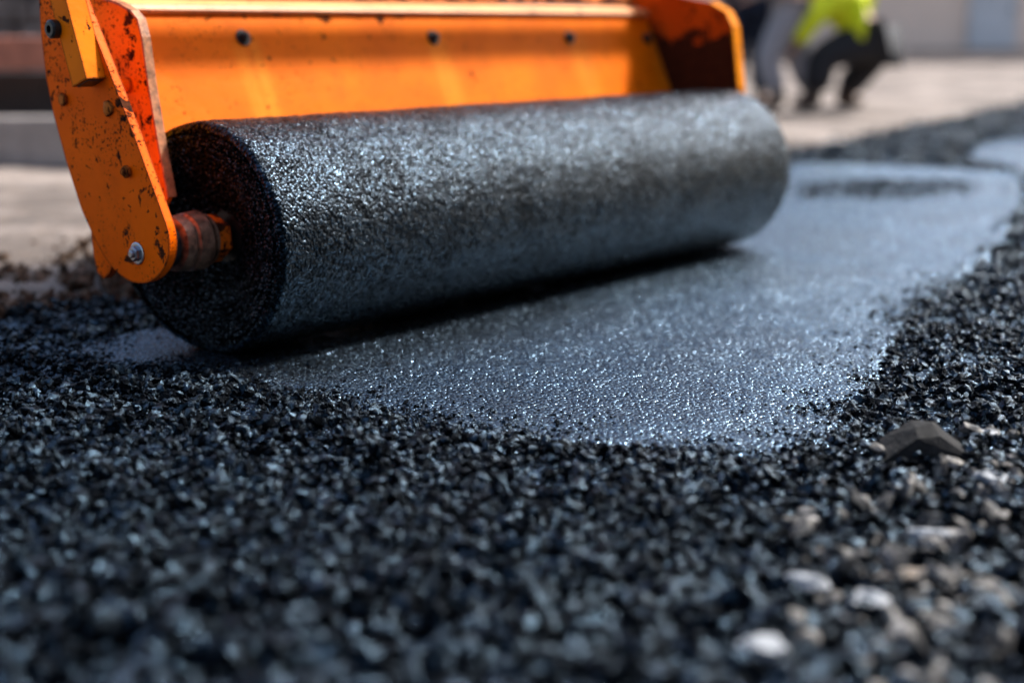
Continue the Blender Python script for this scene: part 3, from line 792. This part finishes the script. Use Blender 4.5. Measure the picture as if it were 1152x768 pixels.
def skin(name, chains, mat, parent, sub=2):
    """chains: list of [(point, radius)...]; points shared by position are welded into one body"""
    vs, rs, es, idx = [], [], [], {}
    for ch in chains:
        prev = None
        for p, r in ch:
            key = tuple(round(c, 4) for c in p)
            if key not in idx: idx[key] = len(vs); vs.append(p); rs.append(r)
            i = idx[key]
            if prev is not None and prev != i: es.append((prev, i))
            prev = i
    me = bpy.data.meshes.new(name); me.from_pydata(vs, es, []); o = bpy.data.objects.new(name, me); COL.objects.link(o); o.parent = parent
    md = o.modifiers.new('skin', 'SKIN'); md.use_smooth_shade = True
    for i, d_ in enumerate(me.skin_vertices[0].data):
        r = rs[i]; d_.radius = r if isinstance(r, tuple) else (r, r)
        d_.use_root = (i == 0)
    s = o.modifiers.new('sub', 'SUBSURF'); s.levels = s.render_levels = sub
    bpy.context.view_layer.update()
    dg = bpy.context.evaluated_depsgraph_get(); me2 = bpy.data.meshes.new_from_object(o.evaluated_get(dg))
    o.modifiers.clear(); o.data = me2; bpy.data.meshes.remove(me)
    me2.materials.clear(); me2.materials.append(mat)
    me2.polygons.foreach_set('use_smooth', [True]*len(me2.polygons))
    return o

def person(loc, rz, J, top, legs, label, bulk=1.0):
    """J: joints in metres in the figure's frame (x = the way it faces)"""
    root = empty('person', loc, rz, label, 'person')
    V3 = lambda k: Vector(J[k])
    pel, che, nk, hd = V3('pelvis'), V3('chest'), V3('neck'), V3('head')
    ch = [[(tuple(pel), .12), (tuple(pel.lerp(che, .5)), .125), (tuple(che), .135), (tuple(nk), .055), (tuple(nk.lerp(hd, .5)), .055), (tuple(hd), .09), (tuple(hd+(hd-nk).normalized()*.07), .075)]]
    ends = []
    for s in ('l', 'r'):
        hip, kn, an, toe = (V3(s+k) for k in ('hip', 'knee', 'ankle', 'toe'))
        ch.append([(tuple(pel), .12), (tuple(hip), .085), (tuple(kn), .055), (tuple(an), .038), (tuple(toe), .03)])
        sh, el, wr, ha = (V3(s+k) for k in ('sho', 'elb', 'wri', 'hand'))
        ch.append([(tuple(che), .135), (tuple(sh), .06), (tuple(el), .042), (tuple(wr), .028), (tuple(wr.lerp(ha, .55)), (.040, .018))])
        base = wr.lerp(ha, .55); fw = (ha-wr).normalized(); sd_ = fw.cross(Vector((0, 0, 1)))
        sd_ = sd_.normalized() if sd_.length > .1 else Vector((0, 1, 0))
        for k, (o_, l_) in enumerate(((-.028, .07), (-.009, .08), (.010, .075), (.028, .058))):
            p0 = base + sd_*o_; p1 = p0 + fw*l_*.55 + sd_*o_*.1; p2 = p1 + (fw + Vector((0, 0, -.5))).normalized()*l_*.45
            ch.append([(tuple(base), (.040, .018)), (tuple(p0+fw*.01), .010), (tuple(p1), .009), (tuple(p2), .008)])
        th = wr.lerp(ha, .25)
        ch.append([(tuple(wr), .028), (tuple(th+sd_*.035), .012), (tuple(th+sd_*.05+fw*.05), .010)])
    skin('body', ch, M['skin'], root, 1)
    # trousers
    tr = []
    for s in ('l', 'r'):
        hip, kn, an = (V3(s+k) for k in ('hip', 'knee', 'ankle'))
        tr.append([(tuple(pel), .165*bulk), (tuple(hip), .140*bulk), (tuple(hip.lerp(kn, .5)), .130*bulk), (tuple(kn), .112*bulk), (tuple(kn.lerp(an, .5)), .100*bulk), (tuple(an+Vector((0, 0, .02))), .088*bulk)])
    skin('trousers', tr, M[legs], root)
    up = [[(tuple(pel+Vector(J.get('hem', (0, 0, .02)))), .17*bulk), (tuple(pel.lerp(che, .5)), .165*bulk), (tuple(che), .175*bulk), (tuple(che.lerp(nk, .8)), .075)]]
    if 'hem2' in J: up.insert(0, [(tuple(pel+Vector(J['hem'])), .17*bulk), (tuple(pel+Vector(J['hem2'])), .14*bulk)])
    for s in ('l', 'r'):
        sh, el, wr = (V3(s+k) for k in ('sho', 'elb', 'wri'))
        up.append([(tuple(che), .175*bulk), (tuple(sh), .095*bulk), (tuple(sh.lerp(el, .5)), .080*bulk), (tuple(el), .070*bulk), (tuple(wr), .052*bulk)])
    skin('jacket', up, M[top], root)
    for s in ('l', 'r'):
        an, toe = V3(s+'ankle'), V3(s+'toe'); hl = Vector((an.x-(toe.x-an.x)*.35, an.y-(toe.y-an.y)*.35, toe.z))
        skin('boot', [[(tuple(an+Vector((0, 0, .10))), .060), (tuple(an), .056), (tuple(hl.lerp(toe, .35)), .052), (tuple(hl.lerp(toe, .8)), .048), (tuple(toe), .036)], [(tuple(hl.lerp(toe, .35)), .052), (tuple(hl), .042)]], M['boot'], root, 1)
    dr_ = (hd-nk).normalized()
    f = Vector(J.get('face', (1, 0, 0)))
    bm = bmesh.new(); add_lathe(bm, [(.035, .135), (.043, .135), (.05, .118), (.09, .110), (.125, .085), (.145, .04), (.149, .005)], tuple(hd), tuple(dr_), 28)
    bm_obj('helmet', bm, M['helmet'], root, True)
    bm = bmesh.new(); add_lathe(bm, [(-.03, .085), (.0, .100), (.05, .103)], tuple(hd-f*.02), tuple(dr_), 24); bm_obj('hair', bm, M['hair'], root, True)
    # face: nose, eyes, ears
    sidev = dr_.cross(f).normalized()
    bm = bmesh.new(); add_lathe(bm, [(0, .016), (.02, .012), (.028, .005)], tuple(hd+f*.088-dr_*.01), tuple(f), 10); bm_obj('nose', bm, M['skin'], root, True)
    for s in (-1, 1):
        bm = bmesh.new(); bmesh.ops.create_icosphere(bm, subdivisions=2, radius=.011, matrix=Matrix.Translation(hd+f*.088+sidev*s*.032+dr_*.015)); bm_obj('eye', bm, M['hair'], root, True)
        bm = bmesh.new(); bmesh.ops.create_icosphere(bm, subdivisions=2, radius=.024, matrix=Matrix.Translation(hd+sidev*s*.098)); bm_obj('ear', bm, M['skin'], root, True)
    return root

def standing(**k):
    J = dict(pelvis=(0, 0, .95), chest=(.02, 0, 1.32), neck=(.03, 0, 1.50), head=(.05, 0, 1.64),
             lhip=(0, .10, .86), lknee=(.03, .12, .50), lankle=(0, .13, .10), ltoe=(.17, .16, .045),
             rhip=(0, -.10, .86), rknee=(.03, -.12, .50), rankle=(0, -.13, .10), rtoe=(.17, -.16, .045),
             lsho=(.02, .20, 1.40), lelb=(.02, .27, 1.12), lwri=(.10, .25, .88), lhand=(.13, .24, .72),
             rsho=(.02, -.20, 1.40), relb=(.02, -.27, 1.12), rwri=(.10, -.25, .88), rhand=(.13, -.24, .72))
    J.update(k); return J
# navy: upright, seen to the knees beside the frame
x, y = gp(838, 121)
person((x, y, 0), R_(-80), standing(), 'navy', 'navy', 'person in navy work clothes standing just right of the orange frame')
# light grey: stepping, one leg reaching left
x, y = gp(880, 122)
J = standing(pelvis=(.0, 0, .90), chest=(.10, 0, 1.25), neck=(.14, 0, 1.42), head=(.18, 0, 1.56),
             lhip=(.02, .09, .82), lknee=(.21, .11, .42), lankle=(.10, .12, .10), ltoe=(.26, .14, .045),
             rhip=(-.02, -.09, .82), rknee=(-.06, -.10, .46), rankle=(-.20, -.12, .12), rtoe=(-.04, -.12, .045),
             lsho=(.10, .20, 1.33), rsho=(.10, -.20, 1.33), lelb=(.2, .26, 1.06), lwri=(.36, .2, .92), lhand=(.50, .16, .86), relb=(.14, -.27, 1.06), rwri=(.3, -.2, .9), rhand=(.44, -.16, .84))
person((x+.02, y-.15, 0), R_(178), J, 'greycloth', 'greycloth', 'person in light grey clothes stepping between the other two workers')
# hi-vis: bent over, knees bent
x, y = gp(942, 122)
J = dict(pelvis=(-.20, 0, .60), chest=(.18, 0, .82), neck=(.34, 0, .90), head=(.48, 0, .94), face=(.6, 0, -.8), hem=(-.06, .12, .04), hem2=(.26, .13, .03),
         lhip=(-.10, .10, .52), lknee=(.26, .14, .40), lankle=(.30, .15, .10), ltoe=(.46, .18, .045),
         rhip=(-.22, -.10, .52), rknee=(-.16, -.14, .34), rankle=(.02, -.15, .10), rtoe=(-.16, -.19, .045),
         lsho=(.20, .20, .86), lelb=(.38, .24, .66), lwri=(.47, .20, .50), lhand=(.53, .18, .38),
         rsho=(.20, -.20, .86), relb=(.36, -.24, .66), rwri=(.46, -.20, .50), rhand=(.52, -.18, .38))
hv = person((x+.10, y, 0), R_(180), J, 'hivis', 'blackcloth', 'person in yellow hi-vis jacket and black trousers bending over the sand', bulk=1.22)
hv.scale = (1.1, 1.1, 1.1)

# ================================================================== CAMERA, LIGHT
cam = bpy.data.cameras.new('camera'); co = bpy.data.objects.new('camera', cam); COL.objects.link(co); scene.camera = co
co.location = (0, 0, H); co.rotation_euler = (R_(90-PITCH), 0, 0)
cam.sensor_width = 36; cam.lens = 50.0; cam.clip_start = .05; cam.clip_end = 2000
cam.dof.use_dof = True; cam.dof.focus_distance = 2.72; cam.dof.aperture_fstop = 1.15; cam.dof.aperture_blades = 0

SUN_EL, SUN_AZ = 46.0, 60.0       # azimuth measured clockwise from +Y (the way the camera looks)
w = bpy.data.worlds.new('World'); scene.world = w; w.use_nodes = True
nt = w.node_tree; bg = nt.nodes['Background']; sky = nt.nodes.new('ShaderNodeTexSky'); sky.sky_type = 'NISHITA'; sky.sun_disc = False
sky.sun_elevation = R_(SUN_EL); sky.sun_rotation = R_(SUN_AZ); sky.air_density = 1.0; sky.dust_density = 2.6; sky.ozone_density = 1.0
nt.links.new(sky.outputs[0], bg.inputs[0]); bg.inputs[1].default_value = .15
sl = bpy.data.lights.new('sun', 'SUN'); sl.energy = 4.6; sl.angle = R_(8); sl.color = (1, .985, .96)
so = bpy.data.objects.new('sun', sl); COL.objects.link(so)
az, el = R_(SUN_AZ), R_(SUN_EL)
so.rotation_euler = Vector((math.sin(az)*math.cos(el), math.cos(az)*math.cos(el), math.sin(el))).to_track_quat('Z', 'Y').to_euler()

scene.view_settings.view_transform = 'Standard'; scene.view_settings.look = 'None'
scene.view_settings.exposure = 1.0; scene.view_settings.gamma = 1.0; scene.view_settings.use_curve_mapping = False
scene.render.engine = 'CYCLES'; scene.cycles.use_denoising = True; scene.cycles.max_bounces = 6
scene.cycles.sample_clamp_indirect = 6
